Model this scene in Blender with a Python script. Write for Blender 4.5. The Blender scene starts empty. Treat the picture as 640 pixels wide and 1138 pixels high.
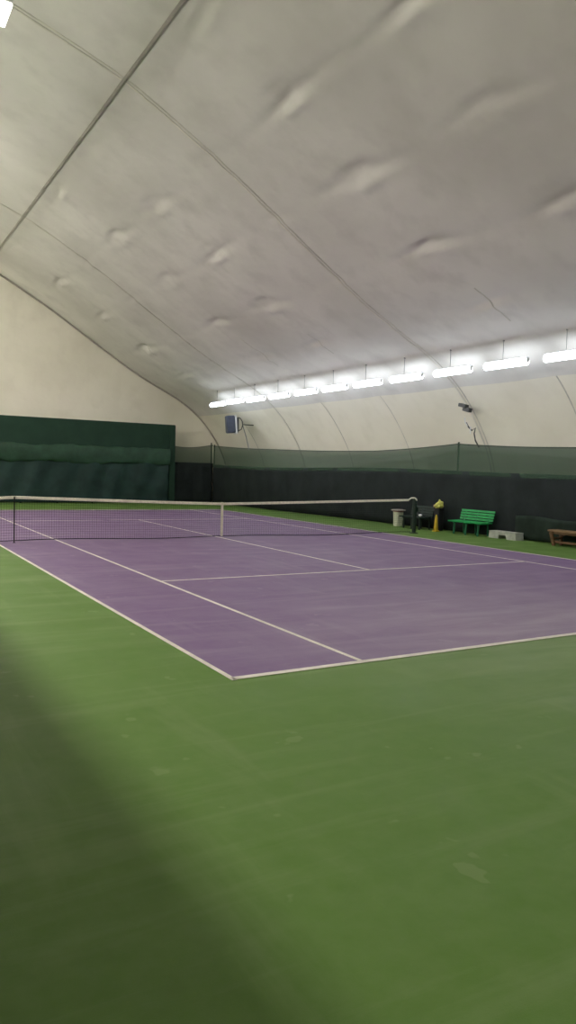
import bpy, bmesh, math, random
import numpy as np
from mathutils import Vector, Matrix

random.seed(7)
C = bpy.context.scene.collection
SC = bpy.context.scene

# ------------------------------------------------------------------ materials
def mat(name, col, rough=0.7, spec=0.3, var=0.0, scale=3.0, col2=None, metal=0.0, bump=0.0, bscale=60.0, stretch=None):
    m = bpy.data.materials.new(name); m.use_nodes = True
    nt = m.node_tree; b = nt.nodes['Principled BSDF']
    b.inputs['Base Color'].default_value = (*col, 1)
    b.inputs['Roughness'].default_value = rough
    b.inputs['Specular IOR Level'].default_value = spec
    b.inputs['Metallic'].default_value = metal
    tc = nt.nodes.new('ShaderNodeTexCoord'); mp = nt.nodes.new('ShaderNodeMapping')
    nt.links.new(tc.outputs['Object'], mp.inputs['Vector'])
    if stretch: mp.inputs['Scale'].default_value = stretch
    if var > 0 or col2:
        n = nt.nodes.new('ShaderNodeTexNoise'); n.inputs['Scale'].default_value = scale
        n.inputs['Detail'].default_value = 6; n.inputs['Roughness'].default_value = .6
        nt.links.new(mp.outputs[0], n.inputs['Vector'])
        r = nt.nodes.new('ShaderNodeValToRGB')
        c2 = col2 or tuple(min(1, c*(1+var)) for c in col)
        c1 = tuple(c*(1-var) for c in col) if not col2 else col
        r.color_ramp.elements[0].position = .35; r.color_ramp.elements[1].position = .68
        r.color_ramp.elements[0].color = (*c1, 1); r.color_ramp.elements[1].color = (*c2, 1)
        nt.links.new(n.outputs['Fac'], r.inputs['Fac']); nt.links.new(r.outputs[0], b.inputs['Base Color'])
    if bump > 0:
        n2 = nt.nodes.new('ShaderNodeTexNoise'); n2.inputs['Scale'].default_value = bscale; n2.inputs['Detail'].default_value = 4
        bp = nt.nodes.new('ShaderNodeBump'); bp.inputs['Strength'].default_value = bump; bp.inputs['Distance'].default_value = .02
        nt.links.new(mp.outputs[0], n2.inputs['Vector']); nt.links.new(n2.outputs['Fac'], bp.inputs['Height'])
        nt.links.new(bp.outputs[0], b.inputs['Normal'])
    return m

def emis(name, col, s):
    m = bpy.data.materials.new(name); m.use_nodes = True
    nt = m.node_tree; nt.nodes.clear()
    e = nt.nodes.new('ShaderNodeEmission'); o = nt.nodes.new('ShaderNodeOutputMaterial')
    e.inputs[0].default_value = (*col, 1); e.inputs[1].default_value = s
    nt.links.new(e.outputs[0], o.inputs[0]); return m

def floor_mat(name, base, alt, worn, dust_amt, rough):
    """acrylic court paint: broad tone drift, fine grain, drag streaks and small scuffed patches"""
    m = bpy.data.materials.new(name); m.use_nodes = True
    nt = m.node_tree; N = nt.nodes; L = nt.links; b = N['Principled BSDF']
    tc = N.new('ShaderNodeTexCoord')
    def noise(sc, det, mscale=None, rot=0, dist=0):
        mp = N.new('ShaderNodeMapping'); L.new(tc.outputs['Object'], mp.inputs[0])
        if mscale: mp.inputs['Scale'].default_value = mscale
        mp.inputs['Rotation'].default_value = (0, 0, rot)
        n = N.new('ShaderNodeTexNoise'); n.inputs['Scale'].default_value = sc; n.inputs['Detail'].default_value = det
        n.inputs['Roughness'].default_value = .6; n.inputs['Distortion'].default_value = dist
        L.new(mp.outputs[0], n.inputs['Vector']); return n.outputs['Fac']
    def ramp(f, a, c, v0=0., v1=1.):
        r = N.new('ShaderNodeMapRange'); r.inputs['From Min'].default_value = a; r.inputs['From Max'].default_value = c
        r.inputs['To Min'].default_value = v0; r.inputs['To Max'].default_value = v1
        L.new(f, r.inputs['Value']); return r.outputs[0]
    def mix(f, A, B):
        x = N.new('ShaderNodeMix'); x.data_type = 'RGBA'
        if isinstance(f, float): x.inputs['Factor'].default_value = f
        else: L.new(f, x.inputs['Factor'])
        for s, v in ((6, A), (7, B)):
            if isinstance(v, tuple): x.inputs[s].default_value = (*v, 1)
            else: L.new(v, x.inputs[s])
        return x.outputs[2]
    c = mix(ramp(noise(.35, 5), .35, .65), base, alt)
    c = mix(ramp(noise(6., 8), .3, .75, 0, .22), c, worn)                       # fine mottling
    c = mix(ramp(noise(1.0, 6, (.25, 2.4, 1), .18, .6), .52, .72, 0, dust_amt), c, worn)   # drag streaks across
    c = mix(ramp(noise(1.1, 6, (2.6, .3, 1), .25, .4), .56, .74, 0, dust_amt*.7), c, worn) # drag streaks lengthwise
    c = mix(ramp(noise(2.3, 3), .675, .69, 0, .3), c, worn)                    # scuffed flakes
    # broad paler zone around the middle of the near baseline
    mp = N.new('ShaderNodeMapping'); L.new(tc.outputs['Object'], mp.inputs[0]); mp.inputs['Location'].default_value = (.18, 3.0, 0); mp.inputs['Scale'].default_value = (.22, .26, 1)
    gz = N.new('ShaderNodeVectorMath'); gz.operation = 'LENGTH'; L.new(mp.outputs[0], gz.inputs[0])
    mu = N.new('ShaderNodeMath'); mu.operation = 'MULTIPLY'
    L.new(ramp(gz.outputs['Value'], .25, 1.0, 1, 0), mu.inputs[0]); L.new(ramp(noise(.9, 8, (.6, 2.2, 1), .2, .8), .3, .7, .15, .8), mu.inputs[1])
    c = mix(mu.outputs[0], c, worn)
    L.new(c, b.inputs['Base Color'])
    L.new(ramp(noise(1.5, 6), .3, .7, rough-.06, rough+.08), b.inputs['Roughness'])
    b.inputs['Specular IOR Level'].default_value = .3
    bp = N.new('ShaderNodeBump'); bp.inputs['Strength'].default_value = .25; bp.inputs['Distance'].default_value = .004
    L.new(noise(140, 3), bp.inputs['Height']); L.new(bp.outputs[0], b.inputs['Normal'])
    return m

def membrane_mat(name, col, dirt, amt):
    m = bpy.data.materials.new(name); m.use_nodes = True
    nt = m.node_tree; N = nt.nodes; L = nt.links; b = N['Principled BSDF']
    tc = N.new('ShaderNodeTexCoord')
    def noise(sc, det, ms=(1, 1, 1)):
        mp = N.new('ShaderNodeMapping'); mp.inputs['Scale'].default_value = ms; L.new(tc.outputs['Object'], mp.inputs[0])
        n = N.new('ShaderNodeTexNoise'); n.inputs['Scale'].default_value = sc; n.inputs['Detail'].default_value = det
        L.new(mp.outputs[0], n.inputs['Vector']); return n.outputs['Fac']
    def mix(fac, a, c, top, A, B):
        r = N.new('ShaderNodeMapRange'); r.inputs['From Min'].default_value = a; r.inputs['From Max'].default_value = c; r.inputs['To Max'].default_value = top
        L.new(fac, r.inputs[0])
        x = N.new('ShaderNodeMix'); x.data_type = 'RGBA'; L.new(r.outputs[0], x.inputs['Factor'])
        for s, v in ((6, A), (7, B)):
            if isinstance(v, tuple): x.inputs[s].default_value = (*v, 1)
            else: L.new(v, x.inputs[s])
        return x.outputs[2]
    c = mix(noise(.22, 5), .38, .68, amt, col, dirt)
    c = mix(noise(1.3, 7), .5, .8, amt*.8, c, dirt)
    c = mix(noise(.9, 5, (1, 1, .15)), .55, .75, amt*.6, c, dirt)
    L.new(c, b.inputs['Base Color'])
    b.inputs['Roughness'].default_value = .62; b.inputs['Specular IOR Level'].default_value = .25
    bp = N.new('ShaderNodeBump'); bp.inputs['Strength'].default_value = .35; bp.inputs['Distance'].default_value = .12
    L.new(noise(.9, 3), bp.inputs['Height']); L.new(bp.outputs[0], b.inputs['Normal'])
    return m

def net_cloth(name, col, transp, col2=None):
    """shade netting: woven green strands with see-through gaps"""
    m = mat(name, col, .9, .1, .15, 2.0, col2)
    nt = m.node_tree; b = nt.nodes['Principled BSDF']; out = nt.nodes['Material Output']
    t = nt.nodes.new('ShaderNodeBsdfTransparent'); x = nt.nodes.new('ShaderNodeMixShader'); x.inputs[0].default_value = transp
    nt.links.new(b.outputs[0], x.inputs[1]); nt.links.new(t.outputs[0], x.inputs[2]); nt.links.new(x.outputs[0], out.inputs[0])
    return m

M = {}
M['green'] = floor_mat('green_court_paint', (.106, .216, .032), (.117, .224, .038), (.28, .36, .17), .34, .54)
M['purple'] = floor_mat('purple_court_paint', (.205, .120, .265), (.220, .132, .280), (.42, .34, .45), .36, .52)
M['line'] = mat('line_paint', (.88, .82, .76), .6, .3, .12, 5)
M['roof'] = membrane_mat('lining_fabric', (.77, .735, .69), (.57, .54, .50), .75)
M['endwall'] = membrane_mat('end_lining_fabric', (.89, .84, .73), (.72, .67, .56), .6)
M['seam'] = mat('seam_tape', (.70, .66, .59), .7, .2, .2, 1.2)
M['seamdark'] = mat('dark_seam_and_crease_shade', (.60, .565, .50), .8, .2, .25, 1.0)
M['strap'] = mat('dark_strap', (.42, .385, .34), .8, .2, .2, 1.5)
M['rope'] = mat('dark_rope', (.03, .035, .03), .8)
M['netup'] = net_cloth('green_shade_netting', (.058, .098, .066), .26)
M['netlow'] = mat('dark_green_sheet', (.017, .022, .0225), .8, .2, .25, 1.5)
M['netlow2'] = mat('worn_green_sheet', (.019, .031, .023), .8, .2, .3, 2.5)
M['board'] = mat('green_board', (.022, .052, .036), .75, .2, .12, 1.0)
M['roll'] = mat('green_rolled_tarp', (.028, .070, .045), .55, .35, .25, 2.0)
M['tarp'] = mat('blue_green_tarp', (.020, .046, .044), .6, .3, .25, 1.5)
M['post'] = mat('dark_green_post', (.012, .03, .02), .45, .5)
M['cord'] = mat('black_net_cord', (.012, .012, .016), .8, .2)
M['band'] = mat('white_canvas_band', (.85, .79, .66), .8, .2, .12, 12)
M['steel'] = mat('grey_steel', (.25, .25, .25), .45, .5, metal=.6)
M['whitep'] = mat('white_enamel', (.7, .7, .7), .45, .4)
M['benchg'] = mat('bright_green_paint', (.02, .36, .10), .45, .45, .15, 8)
M['benchleg'] = mat('green_leg_paint', (.018, .16, .075), .5, .4)
M['benchd'] = mat('dark_green_paint', (.018, .035, .028), .5, .4, .2, 8)
M['wood'] = mat('brown_wood', (.16, .085, .045), .55, .3, .35, 4, stretch=(6, 1, 6))
M['woodtop'] = mat('worn_plank_wood', (.28, .175, .10), .55, .3, .3, 4, stretch=(6, 1, 6))
M['concrete'] = mat('pale_concrete', (.50, .50, .46), .9, .1, .2, 6, bump=.3)
M['bin'] = mat('cream_plastic', (.66, .66, .52), .5, .4, .08, 5)
M['binrim'] = mat('bin_rim_plastic', (.42, .36, .33), .5, .4)
M['binred'] = mat('dull_red_liner', (.20, .05, .05), .6, .3)
M['yellow'] = mat('yellow_plastic', (.62, .42, .03), .45, .4, .12, 6)
M['yellowc'] = mat('yellow_cloth', (.62, .60, .16), .8, .2, .2, 14)
M['pinkc'] = mat('pinkish_cloth', (.50, .32, .27), .8, .2)
M['black'] = mat('black_plastic', (.012, .012, .014), .5, .4)
M['navy'] = mat('blue_grey_casing', (.045, .055, .085), .4, .5, .2, 5)
M['box'] = mat('dark_grey_box', (.05, .05, .05), .5, .4)
M['tubecool'] = emis('cool_tube', (.82, .90, 1.0), 8.0)
M['panelwarm'] = emis('warm_panel', (1.0, .96, .88), 52.0)
M['panelwarm2'] = emis('warm_panel_centre', (1.0, .96, .88), 5.0)
M['panelwarm3'] = emis('warm_panel_far', (1.0, .95, .85), 95.0)
M['added_ceiling_fill'] = emis('added_ceiling_fill', (1.0, .96, .90), 36.0)

# ------------------------------------------------------------------ helpers
def obj(name, bm, m, parent=None, smooth=False):
    me = bpy.data.meshes.new(name)
    bmesh.ops.recalc_face_normals(bm, faces=bm.faces)
    bm.to_mesh(me); bm.free()
    for x in (m if isinstance(m, list) else [m]): me.materials.append(x)
    o = bpy.data.objects.new(name, me); C.objects.link(o)
    if parent is not None: o.parent = parent
    if smooth:
        for p in me.polygons: p.use_smooth = True
    return o

def thing(name, label, cat, loc=(0, 0, 0), rotz=0, group=None):
    o = bpy.data.objects.new(name, None); C.objects.link(o)
    o.empty_display_size = .2
    o.location = loc; o.rotation_euler = (0, 0, rotz); tag(o, label, cat, group); return o

def tag(o, label, cat, group=None):
    o['label'] = label; o['category'] = cat
    if group: o['group'] = group
    return o

def struct(o, label=None):
    o['kind'] = 'structure'
    if label: o['label'] = label
    return o

def copy_tree(o, loc, label=None):
    c = o.copy(); C.objects.link(c); c.location = loc
    if label: c['label'] = label
    for ch in list(o.children):
        d = ch.copy(); C.objects.link(d); d.parent = c
        for g in ch.children:
            e = g.copy(); C.objects.link(e); e.parent = d
    return c

def box(bm, c, s, rot=None, bev=0.0, mi=0, taper=None):
    r = bmesh.ops.create_cube(bm, size=1.0); vs = r['verts']
    for v in vs:
        v.co = Vector((v.co.x*s[0], v.co.y*s[1], v.co.z*s[2]))
        if taper and v.co.z > 0: v.co.x *= taper[0]; v.co.y *= taper[1]
    fs = set(f for v in vs for f in v.link_faces)
    if bev > 0:
        es = list(set(e for v in vs for e in v.link_edges))
        rb = bmesh.ops.bevel(bm, geom=es, offset=bev, segments=2, affect='EDGES')
        vs = list(set(v for f in rb['faces'] for v in f.verts) | set(v for v in vs if v.is_valid))
        fs = set(f for v in vs for f in v.link_faces)
    Mx = (rot.to_4x4() if rot is not None else Matrix.Identity(4)); Mx = Matrix.Translation(Vector(c)) @ Mx
    for v in vs: v.co = Mx @ v.co
    for f in fs: f.material_index = mi
    return vs

def tube(bm, pts, r, seg=8, cap=True):
    pts = [Vector(p) for p in pts]; rings = []
    rr = r if isinstance(r, (list, tuple)) else [r]*len(pts)
    prev = None
    for i, p in enumerate(pts):
        d = (pts[min(i+1, len(pts)-1)] - pts[max(i-1, 0)]).normalized()
        up = Vector((0, 0, 1)) if abs(d.z) < .95 else Vector((1, 0, 0))
        a = d.cross(up).normalized(); b = d.cross(a).normalized()
        if prev is not None and a.dot(prev) < 0: a = -a; b = -b
        prev = a
        rings.append([bm.verts.new(p + (a*math.cos(2*math.pi*k/seg) + b*math.sin(2*math.pi*k/seg))*rr[i]) for k in range(seg)])
    for i in range(len(rings)-1):
        for k in range(seg):
            bm.faces.new((rings[i][k], rings[i][(k+1) % seg], rings[i+1][(k+1) % seg], rings[i+1][k]))
    if cap:
        bm.faces.new(rings[0]); bm.faces.new(rings[-1][::-1])

def lathe(bm, prof, seg=24, c=(0, 0, 0), sq=None):
    rings = []
    for r, z in prof:
        ring = []
        for k in range(seg):
            a = 2*math.pi*k/seg; x, y = math.cos(a), math.sin(a)
            if sq: n = (abs(x)**sq + abs(y)**sq)**(-1/sq); x *= n; y *= n
            ring.append(bm.verts.new((c[0]+r*x, c[1]+r*y, c[2]+z)))
        rings.append(ring)
    for i in range(len(rings)-1):
        for k in range(seg):
            bm.faces.new((rings[i][k], rings[i][(k+1) % seg], rings[i+1][(k+1) % seg], rings[i+1][k]))
    bm.faces.new(rings[0][::-1]); bm.faces.new(rings[-1])

def sheet(bm, P, nu, nv, th=0.0, mi=0):
    """grid surface P(i/nu, j/nv) with a thickness towards P's third value"""
    g = [[bm.verts.new(P(i/nu, j/nv)) for j in range(nv+1)] for i in range(nu+1)]
    fs = [bm.faces.new((g[i][j], g[i+1][j], g[i+1][j+1], g[i][j+1])) for i in range(nu) for j in range(nv)]
    for f in fs: f.material_index = mi
    if th:
        bmesh.ops.recalc_face_normals(bm, faces=fs)
        bmesh.ops.solidify(bm, geom=fs, thickness=th)

# ------------------------------------------------------------------ the dome section
SECT = [(-9, 11.9), (-7.2, 11.65), (-5.4, 11.15), (-3.3, 10.45), (-2.5, 10.1), (-.13, 8.78), (1.54, 7.7), (3.76, 6.32), (5.1, 5.65),
        (6.13, 5.17), (7.03, 4.55), (7.74, 3.85), (8.22, 3.15), (8.58, 2.6), (8.82, 1.9), (8.98, 1.0), (9.0, 0)]
def resample(pts, step):
    P = np.array(pts, float); d = np.r_[0, np.cumsum(np.hypot(*np.diff(P, axis=0).T))]
    n = int(d[-1]/step); t = np.linspace(0, d[-1], n+1)
    Q = np.c_[np.interp(t, d, P[:, 0]), np.interp(t, d, P[:, 1])]
    k = int(.55/step)                                   # round the corners a little
    for _ in range(2):
        R = Q.copy()
        for i in range(1, n):
            w = min(k, i, n-i); R[i] = Q[i-w:i+w+1].mean(0)
        Q = R
    return Q
STEP = .08
SEC = resample(SECT, STEP)                               # right half, from the ridge to the ground
Y0, Y1 = -20.0, 18.0
def sec_point(x):                                       # z and inward normal of the lining at x
    i = int(np.argmin(abs(SEC[:, 0]-x))); i = min(max(i, 1), len(SEC)-2)
    t = SEC[i+1]-SEC[i-1]; t = t/np.hypot(*t)
    return SEC[i], np.array([-(-t[1])*-1, 0]) if False else np.array([t[1], -t[0]])
GRID_Y = [-19.05, -15.4, -11.75, -8.1, -4.45, -.8, 2.85, 6.5, 10.15, 13.8]
PIN_X = [-2.7, -.8, 1.0, 2.85, 4.6]
pins = []
for ix, px in enumerate(PIN_X):
    for iy, py in enumerate(GRID_Y):
        i = int(np.argmin(abs(SEC[:, 0]-px)))
        pins.append((i*STEP, py + random.uniform(-.12, .12), random.uniform(.6, 1.25) * (.45 if ix == 0 else 1.0)*(.3 if iy in (5, 8) else 1.0)*(.6 if ix == 4 else 1.0), random.uniform(-.3, .3)))
def lining_offset(s, y):
    """how far the lining bellies inwards (+) or is pulled outwards (-) at arc length s, position y"""
    o = 0.0
    t = (y - GRID_Y[0])/3.65
    o += .045*abs(math.sin(math.pi*t))**.7
    for (ps, py, a, tw) in pins:
        dy = y-py; ds = s-ps
        if abs(dy) > 2.2 or abs(ds) > 1.6: continue
        ds2 = ds + tw*dy*.3
        o += a*.075*(ds2/.16)*math.exp(-(ds2/.17)**2/2 - (dy/.32)**2/2)      # pucker: a hollow above, a swelling below
        o -= a*.07*math.exp(-(ds2/.10)**2/2 - (abs(dy)/1.0)**1.5)           # crease running along the dome
        rr = math.hypot(dy, ds2); th_ = math.atan2(ds2, dy)
        o += a*.022*math.sin(5*th_+tw*20)*(rr/.25)*math.exp(-(rr/.30)**2)
        o += a*.03*math.sin(ds2*17+tw*9)*math.exp(-(ds2/.25)**2/2 - ((dy-.25)/.25)**2/2)
        o -= a*.03*math.exp(-((dy-.55)/.07)**2/2 - ((ds-.3)/.5)**2/2)
    return o

def build_roof():
    bm = bmesh.new()
    ys = np.arange(Y0, Y1+.001, .13); ys[-1] = Y1
    tang = np.gradient(SEC, axis=0); tang /= np.hypot(tang[:, 0], tang[:, 1])[:, None]
    inn = np.c_[tang[:, 1], -tang[:, 0]]                 # inward normal: down and to the left
    rows = []
    for i, (x, z) in enumerate(SEC):
        edge = min(1, i/6, (len(SEC)-1-i)/6)
        row = []
        for y in ys:
            o = lining_offset(i*STEP, y)*edge*min(1, (Y1-y)/.8, (y-Y0)/.8)
            row.append(bm.verts.new((x+inn[i, 0]*o, y, z+inn[i, 1]*o)))
        rows.append(row)
    for i in range(len(rows)-1):
        for j in range(len(ys)-1):
            f = bm.faces.new((rows[i][j], rows[i][j+1], rows[i+1][j+1], rows[i+1][j]))
            if SEC[i][1] < 4.45: f.material_index = 1
    # the other half over the neighbouring court, coarser
    prev = rows[0]
    half = SEC[::9]
    if tuple(half[-1]) != tuple(SEC[-1]): half = np.vstack([half, SEC[-1]])
    for i in range(1, len(half)):
        x = -18.0-half[i][0]; z = half[i][1]
        row = [bm.verts.new((x, y, z)) for y in ys[::8].tolist()+[ys[-1]]] if i > 0 else None
        if i == 1:
            idx = list(range(0, len(ys), 8)); idx = idx+[len(ys)-1]
            for j in range(len(idx)-1):
                if idx[j] == idx[j+1]: continue
                chain = [prev[k] for k in range(idx[j], idx[j+1]+1)]
                bm.faces.new(chain + [row[j+1], row[j]])
        else:
            for j in range(len(row)-1): bm.faces.new((last[j], last[j+1], row[j+1], row[j]))
        last = row
    o = obj('ceiling', bm, [M['roof'], M['endwall']], smooth=True)
    return struct(o, 'grey fabric lining of the air dome, curving down to the ground')
roof = build_roof()

def sec_strip(y, i0, i1, w, off, m, name, th=.01):
    """a tape or rope following the lining across the dome at position y"""
    bm = bmesh.new()
    tang = np.gradient(SEC, axis=0); tang /= np.hypot(tang[:, 0], tang[:, 1])[:, None]
    def P(u, v):
        f = i0+u*(i1-i0); i = int(round(f)); x, z = SEC[i]
        yy = y+(v-.5)*w
        o = lining_offset(i*STEP, yy)*min(1, i/6, (len(SEC)-1-i)/6)*min(1, max(0, (Y1-yy)/.8)) + off
        return (x+tang[i, 1]*o, yy, z-tang[i, 0]*o)
    sheet(bm, P, i1-i0, 1, th)
    return obj(name, bm, m, roof, smooth=False)
n = len(SEC)-1
def idx_z(z): return int(np.argmin(abs(SEC[:, 1]-z)))
sec_strip(-.8, 1, n-10, .06, .012, M['seam'], 'seam', .004)
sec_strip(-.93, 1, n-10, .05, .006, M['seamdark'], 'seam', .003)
sec_strip(10.15, 1, n-10, .035, .01, M['seam'], 'seam', .004)
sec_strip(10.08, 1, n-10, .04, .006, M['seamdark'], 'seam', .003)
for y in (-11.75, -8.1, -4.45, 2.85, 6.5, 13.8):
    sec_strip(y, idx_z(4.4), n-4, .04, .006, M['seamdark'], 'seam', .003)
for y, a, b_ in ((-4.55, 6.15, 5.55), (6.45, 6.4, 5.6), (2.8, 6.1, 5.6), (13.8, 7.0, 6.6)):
    sec_strip(y, idx_z(a), idx_z(b_), .04, .008, M['seamdark'], 'seam', .003)  # short dark strips: shade of lining creases put into colour
# dark longitudinal strap under the lining
bm = bmesh.new()
i = int(np.argmin(abs(SEC[:, 0]+3.05)))
def PS(u, v):
    y = Y0+.1+u*(Y1-Y0-.2); k = i-.5+v
    x, z = SEC[i]; t = SEC[i+1]-SEC[i-1]; t = t/np.hypot(*t)
    w = (v-.5)*.06; o = lining_offset(i*STEP, y)+.02
    return (x+t[0]*w+t[1]*o, y, z+t[1]*w-t[0]*o)
sheet(bm, PS, 120, 1, .02)
obj('strap', bm, M['strap'], roof)
# rope along the end arch
bm = bmesh.new()
tube(bm, [(SEC[k][0]-.02, Y1-.05, SEC[k][1]-.05) for k in range(1, n, 2)], .035, 6)
obj('edge_rope', bm, M['strap'], roof)

def end_wall(name, y, sgn, m, label):
    bm = bmesh.new()
    full = [(-18.0-x, z) for x, z in SEC[::7]][::-1] + [(x, z) for x, z in SEC[::7]][1:]
    full[0] = (-27.0, 0); full[-1] = (9.0, 0)
    cols = []
    for x, z in full:
        col = []
        for k in range(19):
            f = k/18; zz = z*f
            b = .12*math.sin(math.pi*f)*math.sin(x*.9)*min(1, abs(x+27.0), abs(x-9.0)) if z > .5 else 0
            col.append(bm.verts.new((x, y-sgn*b*.5, zz)))
        cols.append(col)
    for a in range(len(cols)-1):
        for k in range(18):
            f = [cols[a][k], cols[a+1][k], cols[a+1][k+1], cols[a][k+1]]
            bm.faces.new(f)
    bmesh.ops.remove_doubles(bm, verts=bm.verts, dist=1e-5)
    return struct(obj(name, bm, m, smooth=True), label)
end_wall('wall_far', Y1, 1, M['endwall'], 'cream fabric end wall of the air dome')
end_wall('wall_near', Y0, -1, M['endwall'], 'fabric end wall of the air dome behind the baseline')

# ------------------------------------------------------------------ floor, court and lines
bm = bmesh.new()
box(bm, (-9, -1, -.05), (36.4, 38.4, .1))
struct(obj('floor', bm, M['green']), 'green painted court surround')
XD, YB, XS, SV, NP, SK = 5.517, 11.803, 4.117, 6.41, 6.36, 5.149
bm = bmesh.new(); box(bm, (0, 0, .001), (2*XD, 2*YB, .004))
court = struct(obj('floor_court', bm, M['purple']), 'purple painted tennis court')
def ln(x0, y0, x1, y1):
    bm = bmesh.new(); box(bm, ((x0+x1)/2, (y0+y1)/2, .004), (abs(x1-x0), abs(y1-y0), .0035))
    return obj('court_line', bm, M['line'], court)
w = .05
for s in (-1, 1):
    ln(s*XD-w/2 if s > 0 else -XD-w/2, -YB-.05, (XD+w/2) if s > 0 else -XD+w/2, YB+.05)     # doubles sidelines
    ln(s*XS-w/2, -YB, s*XS+w/2, YB)                                                          # singles sidelines
    ln(-XS, s*SV-w/2, XS, s*SV+w/2)                                                          # service lines
    ln(-XD, s*YB-.04, XD, s*YB+.04)                                                          # baselines
    ln(-.05, s*(YB-.14)-.06*s, .05, s*(YB-.14)+.1*s)                                         # centre marks
ln(-w/2, -SV, w/2, SV)

# ------------------------------------------------------------------ tennis net
def net_top(x):
    a = abs(x)
    if x < -SK: return 1.055-.075*(a-SK)/(NP-SK)
    if x < 0: return .914+.141*(a/SK)**1.15
    return .914+.125*(a/NP)**1.1
def net_bot(x): return .035+.02*math.sin(x*1.3+.6)+(.012 if x < 0 else 0)
net = thing('tennis_net', 'black tennis net with white top band strung across the purple court', 'tennis net', (0, 0, 0))
bm = bmesh.new()
dx = .055; k = int((2*NP-.1)/dx)
for a in range(k+1):
    x = -NP+.06+a*dx
    tube(bm, [(x, 0, net_bot(x)), (x, 0, net_top(x)-.03)], .0022, 3, False)
for r in range(1, 17):
    f = r/17
    tube(bm, [(x, 0, net_bot(x)+(net_top(x)-net_bot(x))*f) for x in np.linspace(-NP+.05, NP-.05, 60)], .0022, 3, False)
obj('netting', bm, M['cord'], net)
bm = bmesh.new()
xs = np.linspace(-NP+.05, NP-.16, 90)
ring = []
for x in xs:
    z = net_top(x); ring.append([bm.verts.new(p) for p in ((x, -.014, z-.062), (x, -.014, z-.01), (x, 0, z+.004), (x, .014, z-.01), (x, .014, z-.062))])
for a in range(len(ring)-1):
    for q in range(5):
        bm.faces.new((ring[a][q], ring[a][(q+1) % 5], ring[a+1][(q+1) % 5], ring[a+1][q]))
bm.faces.new(ring[0]); bm.faces.new(ring[-1][::-1])
obj('top_band', bm, M['band'], net)
bm = bmesh.new()
tube(bm, [(NP-.18, 0, net_top(NP)-.03), (NP-.06, 0, 1.07), (NP+.03, -.05, 1.075), (NP+.09, -.09, 1.0)], [.024, .022, .022, .02], 8)
obj('tie_strap', bm, M['band'], net)['label'] = 'white strap end tied over the post'
bm = bmesh.new()
tube(bm, [(x, 0, net_bot(x)) for x in np.linspace(-NP+.05, NP-.05, 60)], .011, 6)
obj('bottom_cord', bm, M['cord'], net)
bm = bmesh.new()
for sy in (-.017, .017): box(bm, (0, sy, (.914+.05)/2), (.055, .006, .914-.05))
box(bm, (0, 0, .90), (.055, .04, .05)); box(bm, (0, 0, .06), (.055, .04, .03), bev=.004)
obj('centre_strap', bm, M['band'], net)
def post(x, fat):
    p = thing('net_post', '', 'net post', (x, 0, 0))
    bm = bmesh.new(); lathe(bm, [(fat, 0), (fat, 1.04), (fat+.006, 1.045), (fat+.006, 1.07), (fat*.6, 1.085)], 20)
    obj('tube', bm, M['post'], p)
    bm = bmesh.new(); lathe(bm, [(fat+.07, 0), (fat+.07, .02), (fat+.02, .03)], 20); obj('base_ring', bm, M['post'], p)
    s = 1 if x > 0 else -1
    bm = bmesh.new(); box(bm, (s*(fat+.03), 0, .72), (.06, .07, .14), bev=.008); tube(bm, [(s*(fat+.03), -.04, .72), (s*(fat+.03), -.12, .72), (s*(fat+.03), -.12, .60)], .01, 6)
    obj('winder', bm, M['post'], p)
    return p
p = post(NP+.08, .06); p['label'] = 'thick dark green net post at the right end of the net'
p = post(-NP-.03, .06); p['label'] = 'dark green net post at the left end of the net, beyond the singles stick'
ss = thing('singles_stick', 'thin black singles stick propping up the net band at left', 'singles stick', (-SK, -.03, 0))
bm = bmesh.new(); lathe(bm, [(.014, .012), (.014, 1.03), (.01, 1.04)], 12); obj('pole', bm, M['black'], ss)
bm = bmesh.new(); lathe(bm, [(.035, 0), (.035, .008), (.02, .016)], 16); obj('foot', bm, M['black'], ss)

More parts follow.
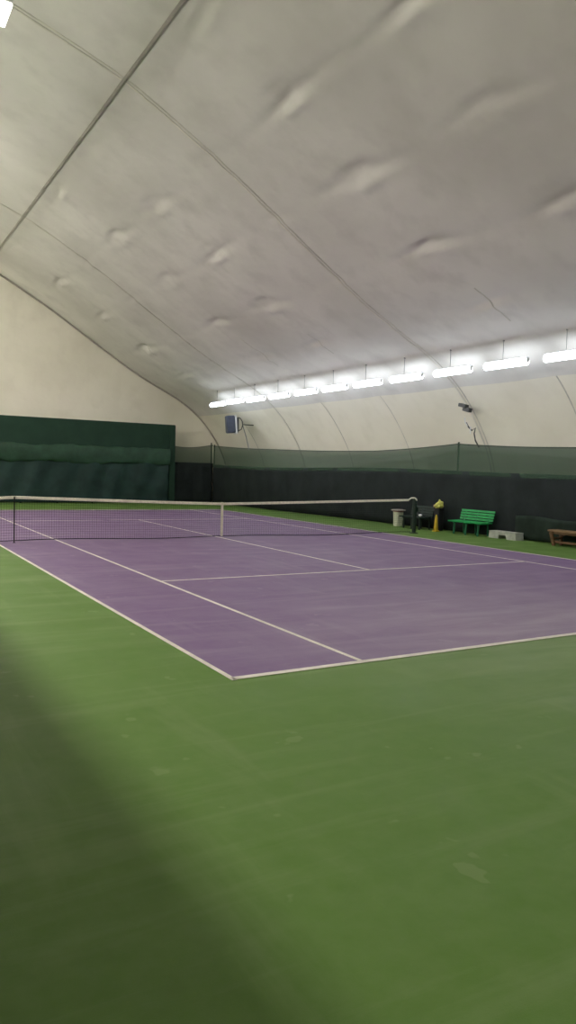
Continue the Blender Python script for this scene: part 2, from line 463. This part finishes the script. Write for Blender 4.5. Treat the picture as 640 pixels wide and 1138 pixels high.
# ------------------------------------------------------------------ side and end curtains
def poly_at(P, u):
    P = [Vector((*p, 0)) for p in P]; L = [0]
    for a in range(len(P)-1): L.append(L[-1]+(P[a+1]-P[a]).length)
    d = u*L[-1]
    for a in range(len(P)-1):
        if d <= L[a+1]+1e-6:
            q = P[a].lerp(P[a+1], (d-L[a])/(L[a+1]-L[a])); n_ = (P[a+1]-P[a]).normalized(); return q, Vector((-n_.y, n_.x, 0)), d
    return P[-1], Vector((1, 0, 0)), d
def curtain(name, label, path, ztop, zmid, posts, upper, lower, th=.012, waves=.03, hem=0.02, wv=1.0):
    t = thing(name, label, 'curtain', (path[0][0], path[0][1], 0))
    ox, oy = path[0]
    tot = sum(math.dist(path[a], path[a+1]) for a in range(len(path)-1))
    nu = int(tot/.16)
    def fold(d, f): return waves*(math.sin(d*2.1*wv+math.sin(d*.7)*1.5)*(.4+.6*(1-f)) + .35*math.sin(d*6.3*wv+f*2))
    if upper is not None:
        bm = bmesh.new()
        def P(u, v):
            q, nn, d = poly_at(path, u); z0, z1 = zmid(q.x, q.y)-.12, ztop(q.x, q.y)
            p_ = q+nn*fold(d, 1)*.5; return (p_.x-ox, p_.y-oy, z0+(z1-z0)*v)
        sheet(bm, P, nu, 5)
        obj('upper_netting', bm, upper, t, True)
    bm = bmesh.new()
    def Q(u, v):
        q, nn, d = poly_at(path, u); z1 = zmid(q.x, q.y); z0 = hem
        p_ = q+nn*(fold(d, v)+.02); return (p_.x-ox, p_.y-oy, z0+(z1-z0)*v)
    sheet(bm, Q, nu, 8, th)
    obj('lower_sheet', bm, lower, t, True)
    bm = bmesh.new(); pts = []
    for a in range(nu+1):
        q, nn, d = poly_at(path, a/nu); pts.append((q.x-ox, q.y-oy, ztop(q.x, q.y)))
    tube(bm, pts, .014, 5); obj('top_rope', bm, M['rope'], t)
    for (x, y, h) in posts:
        bm = bmesh.new(); tube(bm, [(x-ox, y-oy, 0), (x-ox, y-oy, h)], .03, 10)
        tube(bm, [(x-ox, y-oy, h-.02), (x-ox, y-oy, h)], .034, 10)
        obj('post', bm, M['post'], t)
    return t
PATH = [(7.66, 17.2), (7.85, 11.0), (8.2, 4.5), (8.28, -1.0), (8.28, -18.9)]
POSTY = [(17.15, 2.90), (11.4, 2.68), (4.5, 2.58), (.2, 2.78), (-4.2, 2.62), (-11.5, 2.64), (-18.8, 2.64)]
def px_at(y):
    for a in range(len(PATH)-1):
        if PATH[a][1] >= y >= PATH[a+1][1]:
            f = (PATH[a][1]-y)/(PATH[a][1]-PATH[a+1][1]); return PATH[a][0]+f*(PATH[a+1][0]-PATH[a][0])
    return PATH[-1][0]
def side_top(x, y):
    for a in range(len(POSTY)-1):
        y0, h0 = POSTY[a]; y1, h1 = POSTY[a+1]
        if y0 >= y >= y1:
            f = (y0-y)/(y0-y1); return h0+(h1-h0)*f-.03*math.sin(math.pi*f)
    return POSTY[0][1] if y > POSTY[0][0] else POSTY[-1][1]
side = curtain('side_curtain', 'long dark green windbreak curtain with lighter netting top, along the right side wall', PATH, side_top,
        lambda x, y: 1.93+.04*math.sin(y*.4), [(px_at(y)+.05, y, h+.06) for y, h in (POSTY[0], POSTY[3], POSTY[5])], M['netup'], M['netlow'])
ox, oy = PATH[0]
bm = bmesh.new()      # paler patched stretch of sheet low on the curtain
def PP(u, v):
    y = -2.35-u*3.3; x = px_at(y)-.052+.008*math.sin(y*9); return (x-ox, y-oy, .03+v*(.66+.03*math.sin(u*9)))
sheet(bm, PP, 24, 6, .008); obj('patch', bm, M['netlow2'], side, True)['label'] = 'paler green patch of sheet'

FP = [(7.66, 17.25), (5.2, 17.25)]
end_top = lambda x, y: 2.94-.18*math.sin(math.pi*min(1, max(0, (7.66-x)/2.9)))
curtain('end_curtain', 'short dark curtain with green netting top in the far corner, right of the backboard', FP, end_top,
        lambda x, y: 2.02, [(7.6, 17.3, 3.05)], M['netup'], M['netlow'], waves=.07, wv=1.6)
FP2 = [(-3.9, 17.3), (-26.2, 17.3)]
curtain('end_curtain', 'dark green curtain across the far end, left of the backboard', FP2, lambda x, y: 2.75,
        lambda x, y: 1.95, [(-8.9, 17.4, 2.8)], M['netup'], M['netlow'])
curtain('end_curtain', 'dark green curtain behind the near baseline', [(8.3, -18.95), (-26.2, -18.95)], lambda x, y: 2.75,
        lambda x, y: 1.95, [(-8.9, -19.05, 2.8)], M['netup'], M['netlow'])
# divider between this court and the neighbouring one
curtain('divider_curtain', 'tall dark green divider curtain along the left side of the court', [(-9.0, 16.9), (-9.0, -18.7)],
        lambda x, y: 3.55, lambda x, y: 3.54, [(-9.05, y, 3.58) for y in (16.8, 8, -1, -10, -18.6)], None, M['netlow'])

# backboard with rolled and hanging tarp
bb = thing('backboard', 'tall dark green backboard with a rolled tarp, behind the far baseline', 'backboard', (0, 17.0, 0))
BX0, BX1 = -3.9, 5.52
bm = bmesh.new(); box(bm, ((BX0+BX1)/2, .05, 3.0), (BX1-BX0, .07, 1.65), bev=.01)
for x in np.arange(BX0+.6, BX1, 1.6): box(bm, (x, .13, 1.9), (.06, .08, 3.8))
obj('panel', bm, M['board'], bb)
bm = bmesh.new()
def PR(u, v):
    x = BX0+u*(BX1-BX0-.32); a = v*2*math.pi
    r = .20+.009*math.sin(x*2.1+math.sin(x*3)*1.3)+.016*math.sin(a*4+x*1.6)+.007*math.sin(x*9+a*2)
    z = 2.27-.035*math.sin(x*1.1)**2-.015*x*0
    return (x, -.14+r*.42*math.cos(a), z+r*1.95*math.copysign(abs(math.sin(a))**.8, math.sin(a))+.008*math.sin(x*6))
sheet(bm, PR, 110, 18); obj('rolled_tarp', bm, M['roll'], bb, True)
bm = bmesh.new()
def PH(u, v):
    x = BX0+u*(BX1-BX0-.36); z = .04+v*2.1
    y = -.12+.035*math.sin(x*2.3+z*1.2)+.03*math.sin(x*5.1-z*1.7)+.02*math.sin(x*1.3*z)
    return (x, y, z)
sheet(bm, PH, 140, 22, .012); obj('hanging_tarp', bm, M['tarp'], bb, True)
bm = bmesh.new(); box(bm, (BX1-.16, 0, 1.9), (.30, .12, 3.78), bev=.012); obj('end_upright', bm, M['board'], bb)

# ------------------------------------------------------------------ lamps
LX, LZ = 5.9, 4.62
def strip_lamp(name, loc, label, group):
    t = thing(name, label, 'lamp', loc, 0, group)
    bm = bmesh.new(); tube(bm, [(0, -.70, 0), (0, -.68, 0), (0, .68, 0), (0, .70, 0)], [.06, .09, .09, .06], 12); obj('diffuser', bm, M['tubecool'], t)
    bm = bmesh.new(); box(bm, (0, 0, .11), (.14, 1.36, .025), bev=.006)
    for s in (-1, 1): box(bm, (0, s*.705, .03), (.09, .02, .12), bev=.004)
    obj('housing', bm, M['whitep'], t)
    z1 = float(np.interp(loc[0], SEC[:, 0], SEC[:, 1]))-loc[2]
    bm = bmesh.new(); tube(bm, [(0, .1, .12), (0, .1, z1-.03)], .007, 6); tube(bm, [(0, .1, z1-.06), (0, .1, z1-.03)], .025, 8); obj('hanger', bm, M['steel'], t)
    return t
ys7 = [15.35, 13.5, 11.52, 9.46, 7.38, 5.38, 3.38, 1.32, -.80, -2.87, -4.95]
ordn = ['farthest from the camera', 'second from the far end', 'third from the far end', 'fourth from the far end', 'fifth from the far end', 'in the middle of the row',
        'fifth from the near end', 'fourth from the near end', 'third from the near end', 'second from the near end', 'cut by the right edge of the photo']
lampY = []
proto = None
for q, y7 in enumerate(ys7):
    y = -17.54+(y7+17.54)*.9286; lampY.append(y)
    lab = 'glowing strip lamp over the right side curtain, '+ordn[q]
    if proto is None: proto = strip_lamp('strip_lamp', (LX, y, LZ), lab, 'strip lamps along the right side')
    else: copy_tree(proto, (LX, y, LZ + (.0 if q != 1 else .03)), lab)
for q in range(6):
    copy_tree(proto, (LX, lampY[-1]-2.0*(q+1), LZ), 'white strip lamp of the right hand row, beyond the right edge of the photo')

def panel_lamp(name, loc, label, group, m, wd=.51, ln_=1.5):
    t = thing(name, label, 'lamp', loc, 0, group)
    bm = bmesh.new(); box(bm, (0, 0, 0), (wd, ln_, .06), bev=.01); obj('diffuser', bm, m, t)
    bm = bmesh.new(); box(bm, (0, 0, .06), (wd*1.04, ln_*1.03, .07), bev=.01); obj('housing', bm, M['whitep'], t)
    z1 = float(np.interp(loc[0] if loc[0] > -9 else -18-loc[0], SEC[:, 0], SEC[:, 1]))-loc[2]
    for s in (-1, 1):
        bm = bmesh.new(); tube(bm, [(0, s*.5, .1), (0, s*.5, z1-.02)], .01, 6); obj('hanger', bm, M['box'], t)
    return t
# row of the neighbouring court, behind the divider
p1 = None
for y in (-12, -8, -4.5, -1, 2.5, 6, 10, 14):
    lab = 'white panel lamp over the neighbouring court behind the divider curtain'
    if p1 is None: p1 = panel_lamp('panel_lamp', (-11.45, y, 8.0), lab, 'panel lamps over the neighbouring court', M['panelwarm'])
    else: copy_tree(p1, (-11.45, y, 8.0))
f1 = None  # unseen light row, added to brighten the ceiling evenly
for y in (-15, -11, -7, -3, 1, 5, 9, 13):
    if f1 is None:
        f1 = thing('floodlight', 'wide unseen light added to brighten the ceiling, far side of the neighbouring court', 'floodlight', (-21, y, 5.5), 0, 'added ceiling lights over the neighbouring court')
        bm = bmesh.new(); box(bm, (.06, 0, 0), (.04, 1.5, .8), bev=.008); obj('diffuser', bm, M['added_ceiling_fill'], f1)
        bm = bmesh.new(); box(bm, (-.03, 0, 0), (.14, 1.56, .86), bev=.02); obj('casing', bm, M['whitep'], f1)
        for s_ in (-1, 1):
            bm = bmesh.new(); tube(bm, [(-.03, s_*.6, .4), (-.03, s_*.6, 1.2)], .012, 6); obj('hanger', bm, M['box'], f1)
    else: copy_tree(f1, (-21, y, 5.5))
# row near the ridge: one lamp shows in the top left corner
panel_lamp('ridge_lamp', (-6.19, -4.0, 9.2), 'bright lamp hanging near the ridge, glowing in the upper left corner', 'lamps hanging near the ridge', M['panelwarm2'], .3, .7)
p2 = None
for y in (6.0, 10.5, 15.0):
    if p2 is None: p2 = panel_lamp('ridge_lamp', (-6.19, y, 9.2), 'lamp hanging near the ridge, beyond the left edge of the photo', 'lamps hanging near the ridge', M['panelwarm3'], .3, .7)
    else: copy_tree(p2, (-6.19, y, 9.2))

# ------------------------------------------------------------------ wall mounted boxes
fl = thing('floodlight', 'dark blue-grey floodlight box on a curved bracket, above the far right corner', 'floodlight', (6.72, 13.03, 3.77), math.radians(-12))
bm = bmesh.new(); box(bm, (-.16, 0, 0), (.38, .42, .78), rot=Matrix.Rotation(math.radians(-5), 3, 'Y'), bev=.03); obj('casing', bm, M['navy'], fl)
bm = bmesh.new(); box(bm, (.07, 0, 0), (.06, .46, .84), rot=Matrix.Rotation(math.radians(-5), 3, 'Y'), bev=.012); obj('rim', bm, M['whitep'], fl)['label'] = 'white rim around the casing'
bm = bmesh.new(); box(bm, (.15, 0, -.02), (.10, .36, .68), bev=.02)
tube(bm, [(.17, 0, .33), (.30, 0, .30), (.40, 0, .15), (.42, 0, -.02), (.36, 0, -.2), (.2, 0, -.28)], .022, 8)
tube(bm, [(.42, 0, .02), (.95, .1, .02)], .02, 8)
obj('bracket', bm, M['box'], fl)
bm = bmesh.new(); tube(bm, [(.42, 0, .0), (.50, 0, -.25), (.60, 0, -.55), (.68, 0, -.85), (.74, 0, -1.1)], .022, 6); obj('cable', bm, M['steel'], fl)
jb = thing('junction_box', 'small dark box with a dangling cable on the side wall, above the green bench', 'junction box', (7.38, -.92, 3.80))
bm = bmesh.new(); box(bm, (0, 0, .06), (.16, .30, .10), rot=Matrix.Rotation(.25, 3, 'X'), bev=.01)
box(bm, (.04, -.12, -.06), (.14, .28, .12), rot=Matrix.Rotation(.25, 3, 'X'), bev=.01); tube(bm, [(0, 0, 0), (.45, 0, -.02)], .015, 6)
obj('casing', bm, M['box'], jb)
bm = bmesh.new(); tube(bm, [(.20, .14, -.28), (.22, .13, -.42), (.28, .05, -.55)], .018, 6); tube(bm, [(.30, -.02, -.55), (.30, -.02, -.76)], .02, 6); obj('plug_lead', bm, M['whitep'], jb)['label'] = 'pale plug lead'
bm = bmesh.new(); tube(bm, [(.25, .12, -.42), (.28, .05, -.55), (.32, -.06, -.66), (.38, -.14, -.58), (.38, -.10, -.75), (.48, -.06, -.95), (.62, -.08, -1.15)], .022, 6); obj('cable', bm, M['box'], jb)

# ------------------------------------------------------------------ slatted benches
def slat_bench(name, label, group, loc, L, mslat, mleg):
    t = thing(name, label, 'bench', loc, 0, group)          # faces -x, runs along y
    bm = bmesh.new()
    for a in range(4): box(bm, (-.20+a*.125, 0, .39+.004*a), (.105, L, .035), bev=.006)
    obj('seat', bm, mslat, t)
    bm = bmesh.new()
    for a in range(4): box(bm, (.255+.022*a, 0, .475+a*.082), (.028, L*.99, .062), rot=Matrix.Rotation(.22, 3, 'Y'), bev=.005)
    obj('backrest', bm, mslat, t)
    for y in (-L*.36, 0, L*.36):
        bm = bmesh.new(); tube(bm, [(-.17, y, 0), (-.15, y, .37)], .03, 8); obj('leg', bm, mleg, t)
        bm = bmesh.new(); tube(bm, [(.25, y, 0), (.23, y, .38), (.30, y, .60), (.345, y, .74)], .024, 8); obj('leg', bm, mleg, t)
        bm = bmesh.new(); box(bm, (.02, y, .355), (.46, .05, .035), bev=.005); obj('bearer', bm, mleg, t)
    return t
slat_bench('slatted_bench', 'bright green slatted bench with backrest by the side curtain', 'slatted benches by the side curtain', (7.86, -.90, 0), 1.40, M['benchg'], M['benchleg'])
slat_bench('slatted_bench', 'dark green slatted bench behind the right net post, beside the cream bin', 'slatted benches by the side curtain', (7.68, 1.40, 0), 1.10, M['benchd'], M['benchd'])
bm = bmesh.new(); bmesh.ops.create_icosphere(bm, subdivisions=3, radius=.055)
for v in bm.verts: v.co = Vector((v.co.x*1.1, v.co.y*1.2, v.co.z*.75))*(1+.18*math.sin(v.co.x*60)*math.cos(v.co.y*47+v.co.z*30))
o = obj('towel', bm, M['whitep'], smooth=True); o.location = (7.58, 1.05, .46); tag(o, 'small crumpled white towel lying on the dark green bench', 'towel')

# ------------------------------------------------------------------ cream bin
bn = thing('waste_bin', 'cream waste bin with a wide rim, left of the dark green bench', 'bin', (7.86, 2.52, 0))
bm = bmesh.new(); lathe(bm, [(.11, 0), (.12, .01), (.14, .50), (.14, .52)], 32, sq=6); obj('body', bm, M['bin'], bn, False)
bm = bmesh.new(); lathe(bm, [(.15, .49), (.155, .52)], 32, sq=6); obj('liner', bm, M['binred'], bn)['label'] = 'dull red edge of the liner'
bm = bmesh.new(); lathe(bm, [(.185, .52), (.195, .53), (.195, .555), (.17, .57)], 32, sq=6); obj('rim', bm, M['binrim'], bn)

# ------------------------------------------------------------------ yellow cone, dark stand and yellow bag
cn = thing('yellow_cone', 'tall slim yellow cone standing in front of the dark bin', 'cone', (7.66, .38, 0))
bm = bmesh.new(); lathe(bm, [(.075, .03), (.068, .12), (.04, .42), (.022, .52), (.012, .535)], 24); obj('body', bm, M['yellow'], cn, True)
bm = bmesh.new(); lathe(bm, [(.095, 0), (.095, .02), (.08, .035)], 24, sq=5); obj('base', bm, M['yellow'], cn)
st = thing('bin', 'slim black bin under a yellow bag, between the two slatted benches', 'bin', (8.0, .64, 0))
bm = bmesh.new(); lathe(bm, [(.11, 0), (.12, .02), (.125, .64), (.13, .66), (.13, .70)], 24, sq=5); obj('body', bm, M['black'], st)
bm = bmesh.new(); lathe(bm, [(.14, .68), (.14, .70), (.09, .715)], 24, sq=5); obj('lid', bm, M['black'], st)
bg = thing('bag', 'crumpled yellow bag lying on top of the slim black bin', 'bag', (7.98, .64, .715))
bm = bmesh.new(); bmesh.ops.create_icosphere(bm, subdivisions=4, radius=.15)
for v in bm.verts:
    c = v.co; k = 1+.14*math.sin(c.x*31+2)*math.cos(c.y*27)+.08*math.sin(c.z*50+c.y*20)
    v.co = Vector((c.x*.8, c.y*1.05, max(-.085, c.z*.75)))*k
    v.co.z = max(v.co.z, -.085)+.085
    if c.y < -.02: v.co.z *= 1.45
for v in bm.verts: v.co *= .95
obj('sack', bm, M['yellowc'], bg, True)
bm = bmesh.new(); bmesh.ops.create_icosphere(bm, subdivisions=3, radius=.055)
for v in bm.verts: v.co = Vector((v.co.x-.02, v.co.y*1.2+.16, v.co.z*.8+.07))*(1+.1*math.sin(v.co.x*70+v.co.z*60))
for v in bm.verts: v.co *= .95
obj('tied_end', bm, M['pinkc'], bg, True)['label'] = 'pinkish corner of the bag'

# ------------------------------------------------------------------ concrete step block
bk = thing('concrete_block', 'low pale concrete step block with an opening, right of the bright green bench', 'block', (8.02, -2.2, 0))
bm = bmesh.new()
prof = [(.52, 0), (.50, .19), (-.50, .19), (-.52, 0), (-.17, 0), (-.14, .11), (.12, .11), (.15, 0)]
vs0 = [bm.verts.new((-.16, y, z)) for y, z in prof]; vs1 = [bm.verts.new((.16, y, z)) for y, z in prof]
bm.faces.new(vs0); bm.faces.new(vs1[::-1])
for a in range(len(prof)): bm.faces.new((vs0[a], vs0[(a+1) % 8], vs1[(a+1) % 8], vs1[a]))
bmesh.ops.triangulate(bm, faces=[f for f in bm.faces if len(f.verts) > 4])
obj('body', bm, M['concrete'], bk)
bm = bmesh.new(); box(bm, (0, 0, .20), (.34, 1.02, .025), bev=.006); obj('top_slab', bm, M['concrete'], bk)

# ------------------------------------------------------------------ wooden bench
wb = thing('wooden_bench', 'brown wooden plank bench with slanting legs at the right edge', 'bench', (7.95, -4.95, 0))
bm = bmesh.new()
for a in range(3): box(bm, (-.135+a*.135, 0, .40), (.125, 2.1, .045), bev=.006)
obj('seat', bm, M['woodtop'], wb)
bm = bmesh.new(); box(bm, (-.15, 0, .35), (.03, 1.9, .06), bev=.004); box(bm, (.15, 0, .35), (.03, 1.9, .06), bev=.004); obj('apron', bm, M['wood'], wb)
for s in (-1, 1):
    for x in (-1, 1):
        bm = bmesh.new()
        R = Matrix.Rotation(s*-.22, 3, 'X') @ Matrix.Rotation(x*.12, 3, 'Y')
        box(bm, (x*.17, s*.90, .187), (.06, .085, .375), rot=R, bev=.006); 
        for v in bm.verts: v.co.z = max(v.co.z, 0)
        obj('leg', bm, M['wood'], wb)
    bm = bmesh.new(); box(bm, (0, s*.90, .20), (.36, .04, .05), bev=.004); obj('cross_rail', bm, M['wood'], wb)
    bm = bmesh.new()
    tube(bm, [(-.0, s*.86, .2), (0, s*.55, .36)], .022, 6); obj('brace', bm, M['wood'], wb)
bm = bmesh.new(); box(bm, (-.12, 0, .11), (.035, 1.75, .055), bev=.004); obj('stretcher', bm, M['wood'], wb)

# ------------------------------------------------------------------ world, camera
w_ = bpy.data.worlds.new('World'); SC.world = w_; w_.use_nodes = True
w_.node_tree.nodes['Background'].inputs[0].default_value = (.02, .022, .03, 1)
w_.node_tree.nodes['Background'].inputs[1].default_value = .3

pos = Vector((-8.39854, -17.53543, 1.83110)); yaw, pitch, roll, f = .534713, -.057174, .0288429, 831.5565
fw = Vector((math.sin(yaw)*math.cos(pitch), math.cos(yaw)*math.cos(pitch), math.sin(pitch)))
rt = Vector((math.cos(yaw), -math.sin(yaw), 0)); up = rt.cross(fw)
r2 = rt*math.cos(roll)+up*math.sin(roll); u2 = -rt*math.sin(roll)+up*math.cos(roll)
cd = bpy.data.cameras.new('camera'); cam = bpy.data.objects.new('camera', cd); C.objects.link(cam)
mw = Matrix((r2, u2, -fw)).transposed().to_4x4(); mw.translation = pos; cam.matrix_world = mw
cd.sensor_fit = 'HORIZONTAL'; cd.sensor_width = 36; cd.lens = f/640*36; cd.clip_end = 200
SC.camera = cam
SC.view_settings.view_transform = 'Standard'; SC.view_settings.look = 'None'
SC.view_settings.gamma = 1; SC.view_settings.use_curve_mapping = False
SC.view_settings.exposure = 0.74
SC.cycles.max_bounces = 10; SC.cycles.diffuse_bounces = 6; SC.cycles.use_denoising = True
